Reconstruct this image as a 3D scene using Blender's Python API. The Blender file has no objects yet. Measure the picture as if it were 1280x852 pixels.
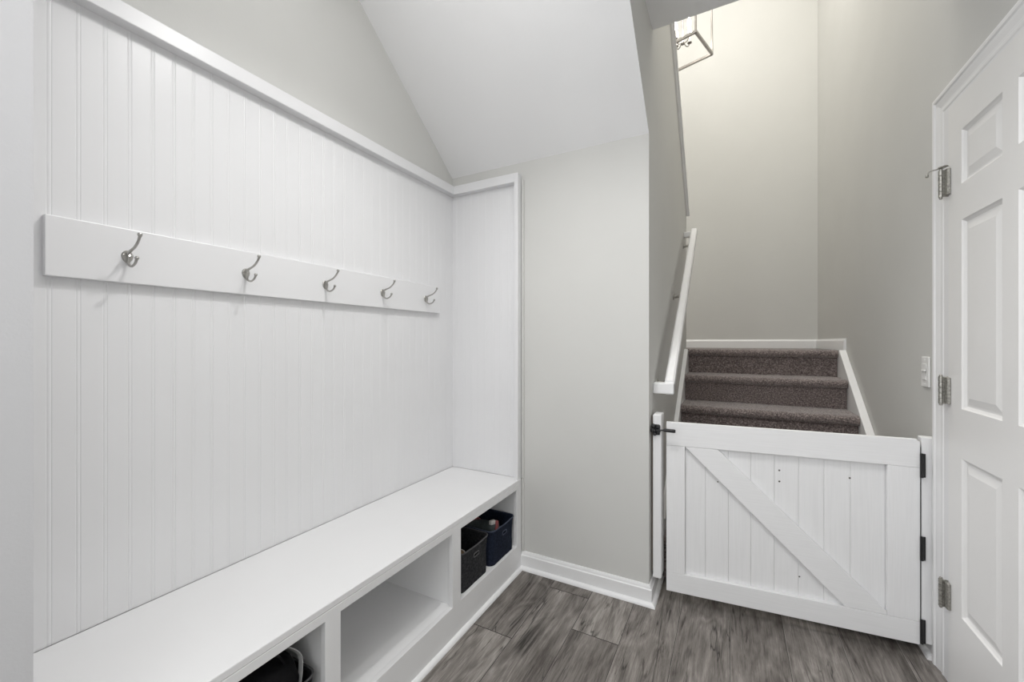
import bpy, bmesh, math, random
from mathutils import Vector, Matrix, noise

S = bpy.context.scene
COL = S.collection
R = math.radians
random.seed(7)

# ------------------------------------------------------------------ camera
cam_d = bpy.data.cameras.new('camera')
cam = bpy.data.objects.new('camera', cam_d)
COL.objects.link(cam)
CAM_H = 1.20
cam.location = (0, 0, CAM_H)
cam.rotation_euler = (R(90), 0, R(28.24))
cam_d.sensor_fit = 'HORIZONTAL'
cam_d.sensor_width = 36.0
cam_d.lens = 36.0 * 512 / 1280
cam_d.shift_y = 1.0 / 1280
cam_d.clip_start = 0.02
S.camera = cam

# ------------------------------------------------------------------ world, exposure
w = bpy.data.worlds.new('world')
S.world = w
w.use_nodes = True
w.node_tree.nodes['Background'].inputs[0].default_value = (0.9, 0.95, 1.0, 1)
w.node_tree.nodes['Background'].inputs[1].default_value = 0.3
S.view_settings.view_transform = 'Standard'
S.view_settings.look = 'None'
S.view_settings.exposure = 0.0
S.view_settings.gamma = 1.0
S.view_settings.use_curve_mapping = False
S.cycles.use_denoising = True
S.cycles.max_bounces = 12
S.cycles.diffuse_bounces = 8
S.cycles.sample_clamp_indirect = 6.0

# ------------------------------------------------------------------ hall downlights and added fill lights
def lamp(name, typ, loc, power, color=(1, 1, 1), rot=(0, 0, 0), size=0.1, size_y=None):
    l = bpy.data.lights.new(name, typ)
    l.energy = power
    l.color = color
    if typ == 'AREA':
        l.shape = 'RECTANGLE' if size_y else 'SQUARE'
        l.size = size
        if size_y:
            l.size_y = size_y
    else:
        l.shadow_soft_size = size
    o = bpy.data.objects.new(name, l)
    o.location = loc
    o.rotation_euler = rot
    COL.objects.link(o)
    return o

def downlight(loc, power):
    o = lamp('ceiling_downlight', 'SPOT', loc, power, (1.0, 0.99, 0.97), size=0.028)
    o.data.spot_size = R(132)
    o.data.spot_blend = 0.75
    return o

P_BULB, P_NOOK, P_REAR, P_HALL, P_SIDE, P_LANT, P_UP = 35.5, 5.8, 8.5, 10.5, 40.0, 2.7, 67.0
downlight((-0.57, 1.00, 2.68), P_BULB)
downlight((-0.26, 0.78, 2.68), P_BULB * 0.55)
lamp('nook_fill', 'POINT', (-0.72, 0.80, 2.48), P_NOOK, (1.0, 0.99, 0.97), size=0.05)  # added point fill for the sloped soffit and upper nook
lamp('rear_fill', 'AREA', (-0.15, -2.25, 1.45), P_REAR, (0.93, 0.96, 1.0), (R(90), 0, 0), 1.5, 2.1)  # added soft fill from behind the camera
lamp('side_fill', 'AREA', (-0.94, -1.15, 1.45), P_SIDE, (0.95, 0.975, 1.0), (R(90), 0, R(-90)), 1.3, 1.5)  # added fill aimed at the door and right wall, no window behind it
lamp('overhead_fill', 'AREA', (-0.1, -0.7, 2.66), P_HALL, (1.0, 0.995, 0.99), (0, 0, 0), 1.1, 2.2)  # added broad overhead fill for general ambient light, not a fixture

lamp('stairwell_fill', 'AREA', (-0.35, 2.85, 5.25), P_UP, (1.0, 0.97, 0.91), (0, 0, 0), 1.4)  # added soft fill that evens out the stairwell walls from above

# ------------------------------------------------------------------ materials
def new_mat(name):
    m = bpy.data.materials.new(name)
    m.use_nodes = True
    nt = m.node_tree
    return m, nt, nt.nodes['Principled BSDF']

def painted(name, col, rough=0.5, var=0.02, bump=0.0, scale=8.0, bscale=120.0, spec=0.5, metal=0.0):
    """Paint / metal / plastic with a faint procedural mottling and micro bump."""
    m, nt, b = new_mat(name)
    N, L = nt.nodes, nt.links
    tc = N.new('ShaderNodeTexCoord')
    nz = N.new('ShaderNodeTexNoise')
    nz.inputs['Scale'].default_value = scale
    nz.inputs['Detail'].default_value = 3
    L.new(tc.outputs['Object'], nz.inputs['Vector'])
    rp = N.new('ShaderNodeValToRGB')
    rp.color_ramp.elements[0].position = 0.3
    rp.color_ramp.elements[1].position = 0.7
    rp.color_ramp.elements[0].color = tuple(max(0, c * (1 - var)) for c in col) + (1,)
    rp.color_ramp.elements[1].color = tuple(min(1, c * (1 + var)) for c in col) + (1,)
    L.new(nz.outputs['Fac'], rp.inputs['Fac'])
    L.new(rp.outputs['Color'], b.inputs['Base Color'])
    b.inputs['Roughness'].default_value = rough
    b.inputs['Metallic'].default_value = metal
    b.inputs['Specular IOR Level'].default_value = spec
    if bump:
        n2 = N.new('ShaderNodeTexNoise')
        n2.inputs['Scale'].default_value = bscale
        n2.inputs['Detail'].default_value = 4
        L.new(tc.outputs['Object'], n2.inputs['Vector'])
        bp = N.new('ShaderNodeBump')
        bp.inputs['Strength'].default_value = bump
        bp.inputs['Distance'].default_value = 0.002
        L.new(n2.outputs['Fac'], bp.inputs['Height'])
        L.new(bp.outputs['Normal'], b.inputs['Normal'])
    return m

def brushed_paint(name, col, axis):
    """White painted timber: brush lines running along one axis."""
    m, nt, b = new_mat(name)
    N, L = nt.nodes, nt.links
    tc = N.new('ShaderNodeTexCoord')
    mp = N.new('ShaderNodeMapping')
    sc = [60.0, 60.0, 60.0]
    sc[axis] = 2.0
    mp.inputs['Scale'].default_value = sc
    L.new(tc.outputs['Object'], mp.inputs['Vector'])
    nz = N.new('ShaderNodeTexNoise')
    nz.inputs['Scale'].default_value = 3.0
    nz.inputs['Detail'].default_value = 5
    L.new(mp.outputs['Vector'], nz.inputs['Vector'])
    rp = N.new('ShaderNodeValToRGB')
    rp.color_ramp.elements[0].position = 0.25
    rp.color_ramp.elements[1].position = 0.6
    rp.color_ramp.elements[0].color = tuple(c * 0.955 for c in col) + (1,)
    rp.color_ramp.elements[1].color = tuple(col) + (1,)
    L.new(nz.outputs['Fac'], rp.inputs['Fac'])
    L.new(rp.outputs['Color'], b.inputs['Base Color'])
    bp = N.new('ShaderNodeBump')
    bp.inputs['Strength'].default_value = 0.22
    bp.inputs['Distance'].default_value = 0.0015
    L.new(nz.outputs['Fac'], bp.inputs['Height'])
    L.new(bp.outputs['Normal'], b.inputs['Normal'])
    b.inputs['Roughness'].default_value = 0.5
    return m

WHITE = (0.80, 0.80, 0.805)
M_wall = painted('wall_paint', (0.60, 0.598, 0.580), 0.85, 0.012, 0.12, 3, 220, 0.3)
M_ceil = painted('ceiling_paint', (0.81, 0.81, 0.815), 0.9, 0.012, 0.15, 3, 180, 0.3)
M_cool = painted('cool_white_wall_paint', (0.56, 0.56, 0.575), 0.7, 0.015, 0.1, 3, 200, 0.3)
M_white = painted('white_trim_paint', WHITE, 0.38, 0.012, 0.06, 5, 60)
M_bead = painted('white_panel_paint', (0.735, 0.735, 0.745), 0.34, 0.010, 0.05, 4, 40)
M_bench = painted('white_bench_paint', (0.765, 0.765, 0.77), 0.36, 0.010, 0.05, 4, 40)
M_door = painted('white_door_paint', (0.79, 0.785, 0.78), 0.42, 0.010, 0.05, 4, 60)
M_jamb = painted('white_jamb_paint', (0.76, 0.76, 0.77), 0.42, 0.012, 0.05, 5, 60)
M_gate_h = brushed_paint('gate_paint_across', WHITE, 0)
M_gate_v = brushed_paint('gate_paint_upright', WHITE, 2)
M_gate_plank = brushed_paint('gate_paint_plank', (0.795, 0.795, 0.80), 2)
M_seam = painted('gate_board_seam', (0.40, 0.40, 0.40), 0.8)
M_knot = painted('gate_knot', (0.12, 0.11, 0.10), 0.8)
M_nickel = painted('satin_nickel', (0.44, 0.43, 0.41), 0.32, 0.08, 0, 60, metal=1.0)
M_hinge = painted('worn_nickel', (0.40, 0.39, 0.36), 0.42, 0.35, 0.3, 140, 300, metal=0.9)
M_black = painted('black_iron', (0.012, 0.012, 0.013), 0.45, 0.15, 0.1, 60)
M_lantern = painted('lantern_nickel', (0.36, 0.34, 0.32), 0.3, 0.08, 0, 60, metal=1.0)
M_candle = painted('candle_sleeve', (0.85, 0.83, 0.78), 0.5)
M_plastic = painted('white_plastic', (0.83, 0.83, 0.82), 0.3)
M_black_bag = painted('black_nylon', (0.006, 0.006, 0.007), 0.6, 0.3, 0.3, 90, 500, 0.15)
M_grey_strap = painted('grey_webbing', (0.42, 0.42, 0.42), 0.6, 0.1, 0.3, 60, 600)
M_shoe_grey = painted('grey_shoe_knit', (0.10, 0.12, 0.12), 0.8, 0.2, 0.3, 80, 500)
M_shoe_tan = painted('tan_shoe_leather', (0.16, 0.10, 0.05), 0.6, 0.2, 0.2, 40, 300)
M_sole_white = painted('white_rubber', (0.62, 0.60, 0.57), 0.6)
M_pink = painted('pink_heel_tab', (0.35, 0.10, 0.10), 0.7)
M_shadow_void = painted('gap_wood', (0.25, 0.22, 0.19), 0.8)

def felt(name, c0, c1):
    m, nt, b = new_mat(name)
    N, L = nt.nodes, nt.links
    tc = N.new('ShaderNodeTexCoord')
    mp = N.new('ShaderNodeMapping')
    mp.inputs['Scale'].default_value = (1, 1, 1.0)
    L.new(tc.outputs['Object'], mp.inputs['Vector'])
    nz = N.new('ShaderNodeTexNoise')
    nz.inputs['Scale'].default_value = 110
    nz.inputs['Detail'].default_value = 6
    nz.inputs['Roughness'].default_value = 0.7
    L.new(mp.outputs['Vector'], nz.inputs['Vector'])
    rp = N.new('ShaderNodeValToRGB')
    rp.color_ramp.elements[0].position = 0.38
    rp.color_ramp.elements[1].position = 0.66
    rp.color_ramp.elements[0].color = c0 + (1,)
    rp.color_ramp.elements[1].color = c1 + (1,)
    L.new(nz.outputs['Fac'], rp.inputs['Fac'])
    L.new(rp.outputs['Color'], b.inputs['Base Color'])
    b.inputs['Roughness'].default_value = 0.95
    b.inputs['Specular IOR Level'].default_value = 0.15
    bp = N.new('ShaderNodeBump')
    bp.inputs['Strength'].default_value = 0.5
    bp.inputs['Distance'].default_value = 0.002
    L.new(nz.outputs['Fac'], bp.inputs['Height'])
    L.new(bp.outputs['Normal'], b.inputs['Normal'])
    return m

M_felt_grey = felt('charcoal_felt', (0.016, 0.017, 0.019), (0.050, 0.050, 0.053))
M_felt_navy = felt('navy_felt', (0.007, 0.010, 0.019), (0.017, 0.023, 0.042))
M_felt_black = felt('black_felt', (0.008, 0.008, 0.009), (0.022, 0.022, 0.024))

def carpet_mat():
    m, nt, b = new_mat('brown_grey_carpet')
    N, L = nt.nodes, nt.links
    tc = N.new('ShaderNodeTexCoord')
    nz = N.new('ShaderNodeTexNoise')
    nz.inputs['Scale'].default_value = 120
    nz.inputs['Detail'].default_value = 5
    nz.inputs['Roughness'].default_value = 0.75
    L.new(tc.outputs['Object'], nz.inputs['Vector'])
    rp = N.new('ShaderNodeValToRGB')
    cr = rp.color_ramp
    cr.elements[0].position = 0.34
    cr.elements[0].color = (0.060, 0.047, 0.045, 1)
    cr.elements[1].position = 0.68
    cr.elements[1].color = (0.50, 0.425, 0.40, 1)
    e = cr.elements.new(0.5)
    e.color = (0.195, 0.160, 0.152, 1)
    L.new(nz.outputs['Fac'], rp.inputs['Fac'])
    L.new(rp.outputs['Color'], b.inputs['Base Color'])
    b.inputs['Roughness'].default_value = 1.0
    b.inputs['Specular IOR Level'].default_value = 0.05
    b.inputs['Sheen Weight'].default_value = 0.5
    b.inputs['Sheen Roughness'].default_value = 0.5
    bp = N.new('ShaderNodeBump')
    bp.inputs['Strength'].default_value = 0.9
    bp.inputs['Distance'].default_value = 0.006
    L.new(nz.outputs['Fac'], bp.inputs['Height'])
    L.new(bp.outputs['Normal'], b.inputs['Normal'])
    return m
M_carpet = carpet_mat()

def floor_mat():
    m, nt, b = new_mat('grey_oak_vinyl_plank')
    N, L = nt.nodes, nt.links
    at = N.new('ShaderNodeAttribute')
    at.attribute_name = 'plank_id'
    tc = N.new('ShaderNodeTexCoord')
    sep = N.new('ShaderNodeSeparateXYZ')
    L.new(tc.outputs['Object'], sep.inputs[0])
    def math_(op, a, bb=None):
        n = N.new('ShaderNodeMath')
        n.operation = op
        for i, v in enumerate((a, bb)):
            if v is None:
                continue
            if isinstance(v, (int, float)):
                n.inputs[i].default_value = v
            else:
                L.new(v, n.inputs[i])
        return n.outputs[0]
    off = math_('MULTIPLY', at.outputs['Fac'], 37.0)
    def vec(sx, sy):
        c = N.new('ShaderNodeCombineXYZ')
        L.new(math_('MULTIPLY', sep.outputs[0], sx), c.inputs[0])
        L.new(math_('MULTIPLY', sep.outputs[1], sy), c.inputs[1])
        L.new(off, c.inputs[2])
        return c.outputs[0]
    def nz(v, scale, detail=4, rough=0.6, dist=0.0):
        n = N.new('ShaderNodeTexNoise')
        n.inputs['Scale'].default_value = scale
        n.inputs['Detail'].default_value = detail
        n.inputs['Roughness'].default_value = rough
        n.inputs['Distortion'].default_value = dist
        L.new(v, n.inputs['Vector'])
        return n.outputs['Fac']
    broad = nz(vec(9, 1.9), 1.0, 4, 0.62, 1.0)       # light and dark clouds along the board
    grain = nz(vec(230, 12), 1.0, 6, 0.78, 0.6)        # fine grain
    # cathedral figure: contour lines of a stretched noise field
    figf = nz(vec(9, 1.3), 1.0, 2, 0.5, 0.5)
    fig = math_('FRACT', math_('MULTIPLY', figf, 11.0))
    fig = math_('ABSOLUTE', math_('SUBTRACT', fig, 0.5))
    crack = nz(vec(20, 1.7), 1.0, 5, 0.7, 1.6)      # dark splits
    ridge = math_('ABSOLUTE', math_('SUBTRACT', nz(vec(10, 1.0), 1.0, 4, 0.6, 0.7), 0.5))
    ridge = math_('MAXIMUM', math_('SUBTRACT', 1.0, math_('DIVIDE', ridge, 0.016)), 0.0)
    patch = math_('MULTIPLY', math_('SUBTRACT', nz(vec(5.0, 2.4), 1.0, 2, 0.5, 0.0), 0.50), 11.0)
    patch = math_('MINIMUM', math_('MAXIMUM', patch, 0.0), 1.0)
    split = math_('SUBTRACT', 1.0, math_('MULTIPLY', math_('MULTIPLY', ridge, patch), 0.78))
    r1 = N.new('ShaderNodeValToRGB')
    cr = r1.color_ramp
    cr.elements[0].position = 0.34
    cr.elements[0].color = (0.080, 0.070, 0.063, 1)
    cr.elements[1].position = 0.68
    cr.elements[1].color = (0.400, 0.372, 0.345, 1)
    e = cr.elements.new(0.5)
    e.color = (0.205, 0.187, 0.172, 1)
    mix = math_('ADD', math_('MULTIPLY', broad, 0.58), math_('MULTIPLY', grain, 0.44))
    mix = math_('ADD', mix, math_('MULTIPLY', math_('SUBTRACT', fig, 0.25), 0.16))
    mix = math_('ADD', mix, math_('MULTIPLY', math_('SUBTRACT', at.outputs['Fac'], 0.5), 0.13))
    L.new(mix, r1.inputs['Fac'])
    rc = N.new('ShaderNodeValToRGB')
    rc.color_ramp.elements[0].position = 0.32
    rc.color_ramp.elements[0].color = (0.30, 0.28, 0.27, 1)
    rc.color_ramp.elements[1].position = 0.40
    rc.color_ramp.elements[1].color = (1, 1, 1, 1)
    L.new(crack, rc.inputs['Fac'])
    mx = N.new('ShaderNodeMixRGB')
    mx.blend_type = 'MULTIPLY'
    mx.inputs[0].default_value = 0.85
    L.new(r1.outputs['Color'], mx.inputs[1])
    L.new(rc.outputs['Color'], mx.inputs[2])
    mx2 = N.new('ShaderNodeMixRGB')
    mx2.blend_type = 'MULTIPLY'
    mx2.inputs[0].default_value = 1.0
    L.new(mx.outputs[0], mx2.inputs[1])
    L.new(split, mx2.inputs[2])
    L.new(mx2.outputs[0], b.inputs['Base Color'])
    b.inputs['Roughness'].default_value = 0.62
    b.inputs['Specular IOR Level'].default_value = 0.3
    bp = N.new('ShaderNodeBump')
    bp.inputs['Strength'].default_value = 0.25
    bp.inputs['Distance'].default_value = 0.001
    L.new(grain, bp.inputs['Height'])
    L.new(bp.outputs['Normal'], b.inputs['Normal'])
    return m
M_floor = floor_mat()
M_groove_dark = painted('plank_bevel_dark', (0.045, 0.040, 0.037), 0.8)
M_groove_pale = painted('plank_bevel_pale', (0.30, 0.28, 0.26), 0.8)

def bulb_mat():
    m, nt, b = new_mat('candle_bulb_glow')
    b.inputs['Base Color'].default_value = (1, 0.95, 0.88, 1)
    b.inputs['Emission Color'].default_value = (1.0, 0.95, 0.87, 1)
    b.inputs['Emission Strength'].default_value = 1.0
    return m, b
M_bulb, BULB_NODE = bulb_mat()

# ------------------------------------------------------------------ mesh helpers
def add_box(bm, lo, hi, bev=0.0, seg=2, mat=0):
    r = bmesh.ops.create_cube(bm, size=1.0)
    vs = r['verts']
    for v in vs:
        v.co = Vector([(lo[i] + hi[i]) / 2 + v.co[i] * (hi[i] - lo[i]) for i in range(3)])
    fs = list({f for v in vs for f in v.link_faces})
    for f in fs:
        f.material_index = mat
    if bev:
        es = list({e for v in vs for e in v.link_edges})
        bmesh.ops.bevel(bm, geom=es, offset=bev, segments=seg, affect='EDGES', profile=0.5, material=-1)

def add_prism(bm, poly, a0, a1, axis, mat=0):
    """poly: 2D points in the two other axes (in xyz order), extruded from a0 to a1 along axis."""
    def P(p, a):
        q = list(p)
        q.insert(axis, a)
        return bm.verts.new(q)
    A = [P(p, a0) for p in poly]
    B = [P(p, a1) for p in poly]
    fs = [bm.faces.new(A), bm.faces.new(B)]
    n = len(poly)
    for i in range(n):
        fs.append(bm.faces.new((A[i], A[(i + 1) % n], B[(i + 1) % n], B[i])))
    for f in fs:
        f.material_index = mat
    return fs

def loft(bm, rings, closed=True, cap=True, mat=0):
    V = [[bm.verts.new(p) for p in r] for r in rings]
    n = len(V[0])
    for a, b in zip(V, V[1:]):
        for i in range(n if closed else n - 1):
            j = (i + 1) % n
            f = bm.faces.new((a[i], a[j], b[j], b[i]))
            f.material_index = mat
    if cap and closed:
        for r in (V[0], V[-1]):
            try:
                f = bm.faces.new(r)
                f.material_index = mat
            except ValueError:
                pass
    return V

def smooth_path(pts, n=8):
    """Catmull-Rom through (x,y,z,r)."""
    out = []
    P = [Vector(p) for p in pts]
    P = [P[0] * 2 - P[1]] + P + [P[-1] * 2 - P[-2]]
    for i in range(1, len(P) - 2):
        a, b, c, d = P[i - 1:i + 3]
        for k in range(n):
            t = k / n
            out.append(0.5 * ((2 * b) + (c - a) * t + (2 * a - 5 * b + 4 * c - d) * t * t + (3 * b - a - 3 * c + d) * t ** 3))
    out.append(P[-2])
    return out

def add_tube(bm, pts, r=None, seg=10, sm=0, mat=0):
    """pts: xyz or xyzr."""
    pts = [tuple(p) + ((r,) if len(p) == 3 else ()) for p in pts]
    if sm:
        pts = [tuple(v) for v in smooth_path4(pts, sm)]
    rings = []
    up = None
    for i, p in enumerate(pts):
        q = Vector(p[:3])
        t = (Vector(pts[min(i + 1, len(pts) - 1)][:3]) - Vector(pts[max(i - 1, 0)][:3])).normalized()
        if up is None:
            up = Vector((0, 0, 1)) if abs(t.z) < 0.9 else Vector((1, 0, 0))
        a = t.cross(up)
        if a.length < 1e-5:
            a = t.cross(Vector((0, 1, 0)))
        a.normalize()
        b = a.cross(t).normalized()
        up = b
        rings.append([q + (a * math.cos(k * 2 * math.pi / seg) + b * math.sin(k * 2 * math.pi / seg)) * p[3] for k in range(seg)])
    loft(bm, rings, mat=mat)

def smooth_path4(pts, n):
    out = []
    P = [Vector(p) for p in pts]
    P = [P[0] * 2 - P[1]] + P + [P[-1] * 2 - P[-2]]
    for i in range(1, len(P) - 2):
        a, b, c, d = P[i - 1:i + 3]
        for k in range(n):
            t = k / n
            out.append(0.5 * ((2 * b) + (c - a) * t + (2 * a - 5 * b + 4 * c - d) * t * t + (3 * b - a - 3 * c + d) * t ** 3))
    out.append(P[-2])
    return out

def add_lathe(bm, prof, c, axis=2, seg=20, mat=0):
    """prof: (r, h) pairs along axis from c."""
    rings = []
    for r, h in prof:
        ring = []
        for k in range(seg):
            a = 2 * math.pi * k / seg
            p = [r * math.cos(a), r * math.sin(a)]
            p.insert(axis, h)
            ring.append(Vector(p) + Vector(c))
        rings.append(ring)
    loft(bm, rings, mat=mat)

def ball(bm, c, r, seg=12, mat=0, sc=(1, 1, 1)):
    res = bmesh.ops.create_uvsphere(bm, u_segments=seg, v_segments=max(6, seg // 2 + 2), radius=r)
    for v in res['verts']:
        v.co = Vector((v.co.x * sc[0], v.co.y * sc[1], v.co.z * sc[2])) + Vector(c)
    for f in {f for v in res['verts'] for f in v.link_faces}:
        f.material_index = mat

def obj(name, bm, mats, parent=None, smooth=False, loc=None, bevel=0.0, auto=35):
    bmesh.ops.recalc_face_normals(bm, faces=bm.faces)
    me = bpy.data.meshes.new(name)
    bm.to_mesh(me)
    bm.free()
    for m in (mats if isinstance(mats, (list, tuple)) else [mats]):
        me.materials.append(m)
    if smooth:
        for p in me.polygons:
            p.use_smooth = True
        if auto:
            me.set_sharp_from_angle(angle=R(auto))
    o = bpy.data.objects.new(name, me)
    COL.objects.link(o)
    if parent:
        o.parent = parent
    if loc:
        o.location = loc
    if bevel:
        md = o.modifiers.new('bevel', 'BEVEL')
        md.width = bevel
        md.segments = 2
        md.limit_method = 'ANGLE'
        md.angle_limit = R(40)
    return o

def thing(name, label, cat, loc=(0, 0, 0), rotz=0.0, group=None):
    o = bpy.data.objects.new(name, None)
    o.empty_display_size = 0.05
    COL.objects.link(o)
    o.location = loc
    o.rotation_euler = (0, 0, rotz)
    o['label'] = label
    o['category'] = cat
    if group:
        o['group'] = group
    return o

def tag(o, label, cat, group=None):
    o['label'] = label
    o['category'] = cat
    if group:
        o['group'] = group
    return o

def struct(name, bm, mats, parent=None, **k):
    o = obj(name, bm, mats, parent, **k)
    if not parent:
        o['kind'] = 'structure'
    return o

def bx(lo, hi, bev=0.0, seg=2):
    bm = bmesh.new()
    add_box(bm, lo, hi, bev, seg)
    return bm

# ------------------------------------------------------------------ key dimensions
XL = -1.445      # wall behind the beadboard
XB = -0.985      # front of the bench, also the stub wall's face
XS = -0.335      # hall face of the stair wall
XR = 0.68        # right wall
YB = 1.95        # back wall of the nook
YS = 0.215       # near end of the nook
YW = 3.68        # far end of the stair wall
YE = 4.55        # end wall of the stairwell
ZC = 2.694       # hall ceiling
SL = 0.80        # slope of the soffit under the upper flight
ZS = 2.155       # soffit height at the back wall
YC = 2.05        # edge of the hall ceiling at the stairwell
ZT = 5.3         # top of the stairwell
YREAR = -2.4

# ------------------------------------------------------------------ floor
def build_floor():
    bm = bmesh.new()
    lay = bm.loops.layers.color.new('plank_id')
    W, LEN = 0.195, 1.32
    x0 = 0.19 - 12 * W
    y_joint = {-5: 1.855 + 3 * LEN, -6: 1.46 + 3 * LEN, -4: 1.627 + 3 * LEN}
    rnd = random.Random(21)
    for k in range(16):
        xa, xb = x0 + k * W, x0 + (k + 1) * W
        if xb < -2.2 or xa > 1.0:
            continue
        key = k - 12
        yj = y_joint.get(key, 0.84 + rnd.random() * 0.42 + 3 * LEN)
        y = yj
        while y > -3.0:
            ya, yb = y - LEN, y
            y -= LEN
            lo, hi = max(ya, -2.5), min(yb, 2.45)
            if hi - lo < 0.02:
                continue
            g = 0.0002
            pid = 0.25 + 0.4 * rnd.random()
            if key == -6: pid = 0.85 if yb < 1.6 else 0.15
            if key == -5: pid = 0.52 if yb < 2 else 0.25
            if key == -4: pid = 0.22 if yb < 1.8 else 0.75
            if key == -3: pid = 0.52
            e = 0.0017
            A = [bm.verts.new((x, yy, -0.0012)) for x, yy in ((xa + g, lo + g), (xb - g, lo + g), (xb - g, hi - g), (xa + g, hi - g))]
            B = [bm.verts.new((x, yy, 0.0)) for x, yy in ((xa + e, lo + e), (xb - e, lo + e), (xb - e, hi - e), (xa + e, hi - e))]
            fs = [bm.faces.new(B)]
            for i in range(4):
                f = bm.faces.new((A[i], A[(i + 1) % 4], B[(i + 1) % 4], B[i]))
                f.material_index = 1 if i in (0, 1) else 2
                fs.append(f)
            for f in fs:
                for l in f.loops:
                    l[lay] = (pid, pid, pid, 1)
    add_box(bm, (-2.2, -2.5, -0.06), (1.0, 2.45, -0.0013), mat=1)
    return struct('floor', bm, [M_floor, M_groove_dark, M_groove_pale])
build_floor()

# ------------------------------------------------------------------ walls
bm = bmesh.new()
add_box(bm, (XL - 0.12, YS - 0.1, 0), (XL, YE, ZT))
struct('wall_left', bm, M_wall)

bm = bmesh.new()   # wall beside the nook: an outside corner at its near end
add_prism(bm, [(XL, YS), (XB, YS), (XB, YREAR), (XB - 0.12, YREAR), (XB - 0.12, YS - 0.1), (XL, YS - 0.1)], 0, ZC, 2)
struct('wall_near', bm, M_cool)

bm = bmesh.new()   # back wall of the nook, under the soffit
add_box(bm, (XL, YB, 0), (XS - 0.115, YB + 0.11, ZS - 0.09))
add_prism(bm, [(YB, ZS - 0.09), (YB + 0.11, ZS - 0.09), (YB, ZS)], XL, XS - 0.115, 0)
struct('wall_back', bm, M_wall)

# the wall between the nook and the stairs: it runs up past the soffit and its top slopes with the upper flight
Z_END = 2.262
CAP_SL = 0.90
bm = bmesh.new()
poly = [(YB, 0), (YW, 0), (YW, Z_END), (2.05, Z_END + CAP_SL * (YW - 2.05)), (2.05, ZC), (YB - (ZC - ZS) / SL, ZC), (YB, ZS)]
fs = add_prism(bm, poly, XS - 0.115, XS, 0)
fs[-2].material_index = 1      # the soffit runs on under this wall
struct('wall_stair', bm, [M_wall, M_ceil])

bm = bmesh.new()
D0, D1, DZ = 1.215, 1.995, 2.028         # door opening
add_box(bm, (XR, D1 + 0.03, 0), (XR + 0.12, YE, ZT))
add_box(bm, (XR, D0 - 0.03, DZ + 0.02), (XR + 0.12, D1 + 0.03, ZT))
add_box(bm, (XR, YREAR, 0), (XR + 0.12, D0 - 0.03, ZT))
bmesh.ops.remove_doubles(bm, verts=bm.verts, dist=1e-5)
struct('wall_right', bm, M_wall)

struct('wall_stairwell_end', bx((XL - 0.12, YE, 0), (XR + 0.12, YE + 0.12, ZT)), M_wall)
struct('wall_rear', bx((XB - 0.12, YREAR - 0.12, 0), (XR + 0.12, YREAR, ZC)), M_wall)
struct('wall_upstairs', bx((XS - 0.8, YC - 0.12, ZC + 0.3), (XR, YC, ZT)), M_wall)

# ------------------------------------------------------------------ ceilings
bm = bmesh.new()
ys0 = YB - (ZC - ZS) / SL
add_prism(bm, [(XB - 0.12, YREAR), (XR, YREAR), (XR, YC), (XS, YC), (XS, ys0), (XL, ys0), (XL, YS - 0.1), (XB - 0.12, YS - 0.1)], ZC, ZC + 0.3, 2)
struct('ceiling', bm, M_ceil)
bm = bmesh.new()
yl = YW - 0.1
add_prism(bm, [(ys0, ZC), (yl, ZS - SL * (yl - YB)), (yl, ZS - SL * (yl - YB) + 0.14), (ys0, ZC + 0.14)], XL, XS - 0.115, 0)
struct('ceiling_soffit', bm, M_ceil)
struct('ceiling_stairwell', bx((XL - 0.12, YC - 0.12, ZT), (XR + 0.12, YE + 0.12, ZT + 0.1)), M_ceil)

# ------------------------------------------------------------------ baseboards and trim
def base_profile(h=0.090, t=0.014, shoe=0.017):
    pts = [(0, 0), (t + shoe, 0)]
    for k in range(1, 6):
        a = k * math.pi / 10
        pts.append((t + shoe * math.cos(a), shoe * math.sin(a)))
    pts += [(t, h - 0.020), (t * 0.72, h - 0.016), (t * 0.58, h - 0.008), (t * 0.35, h), (0, h)]
    return pts

bm = bmesh.new()   # nook back wall, mitred round the outside corner onto the stair wall
prof = base_profile()
rings = [[Vector((XB, YB - d, z)) for d, z in prof],
         [Vector((XS + d, YB - d, z)) for d, z in prof],
         [Vector((XS + d, 2.20, z)) for d, z in prof]]
loft(bm, rings)
struct('baseboard_back', bm, M_white)

bm = bmesh.new()   # quarter-round along the foot of the bench
q = [(0, 0)] + [(0.016 * math.cos(a), 0.016 * math.sin(a)) for a in [k * math.pi / 12 for k in range(7)]]
rings = [[Vector((XB + d, yy - (d if yy > 1 else 0), z)) for d, z in q] for yy in (YS, YB - 0.012)]
loft(bm, rings)
struct('baseboard_left', bm, M_white)

bm = bmesh.new()
rings = [[Vector((XR - d, yy, z)) for d, z in prof] for yy in (2.105, 2.21)]
loft(bm, rings)
struct('baseboard_right', bm, M_white)

bm = bmesh.new()   # landing: along the end wall and back along the right wall
ZL = 1.14
lp = [(d, z + ZL) for d, z in [(0, 0), (0.014, 0), (0.014, 0.066), (0.010, 0.072), (0.005, 0.082), (0, 0.082)]]
rings = [[Vector((XL, YE - d, z)) for d, z in lp], [Vector((XR - d, YE - d, z)) for d, z in lp], [Vector((XR - d, 3.505, z)) for d, z in lp]]
loft(bm, rings)
struct('baseboard_landing', bm, M_white)

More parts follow.
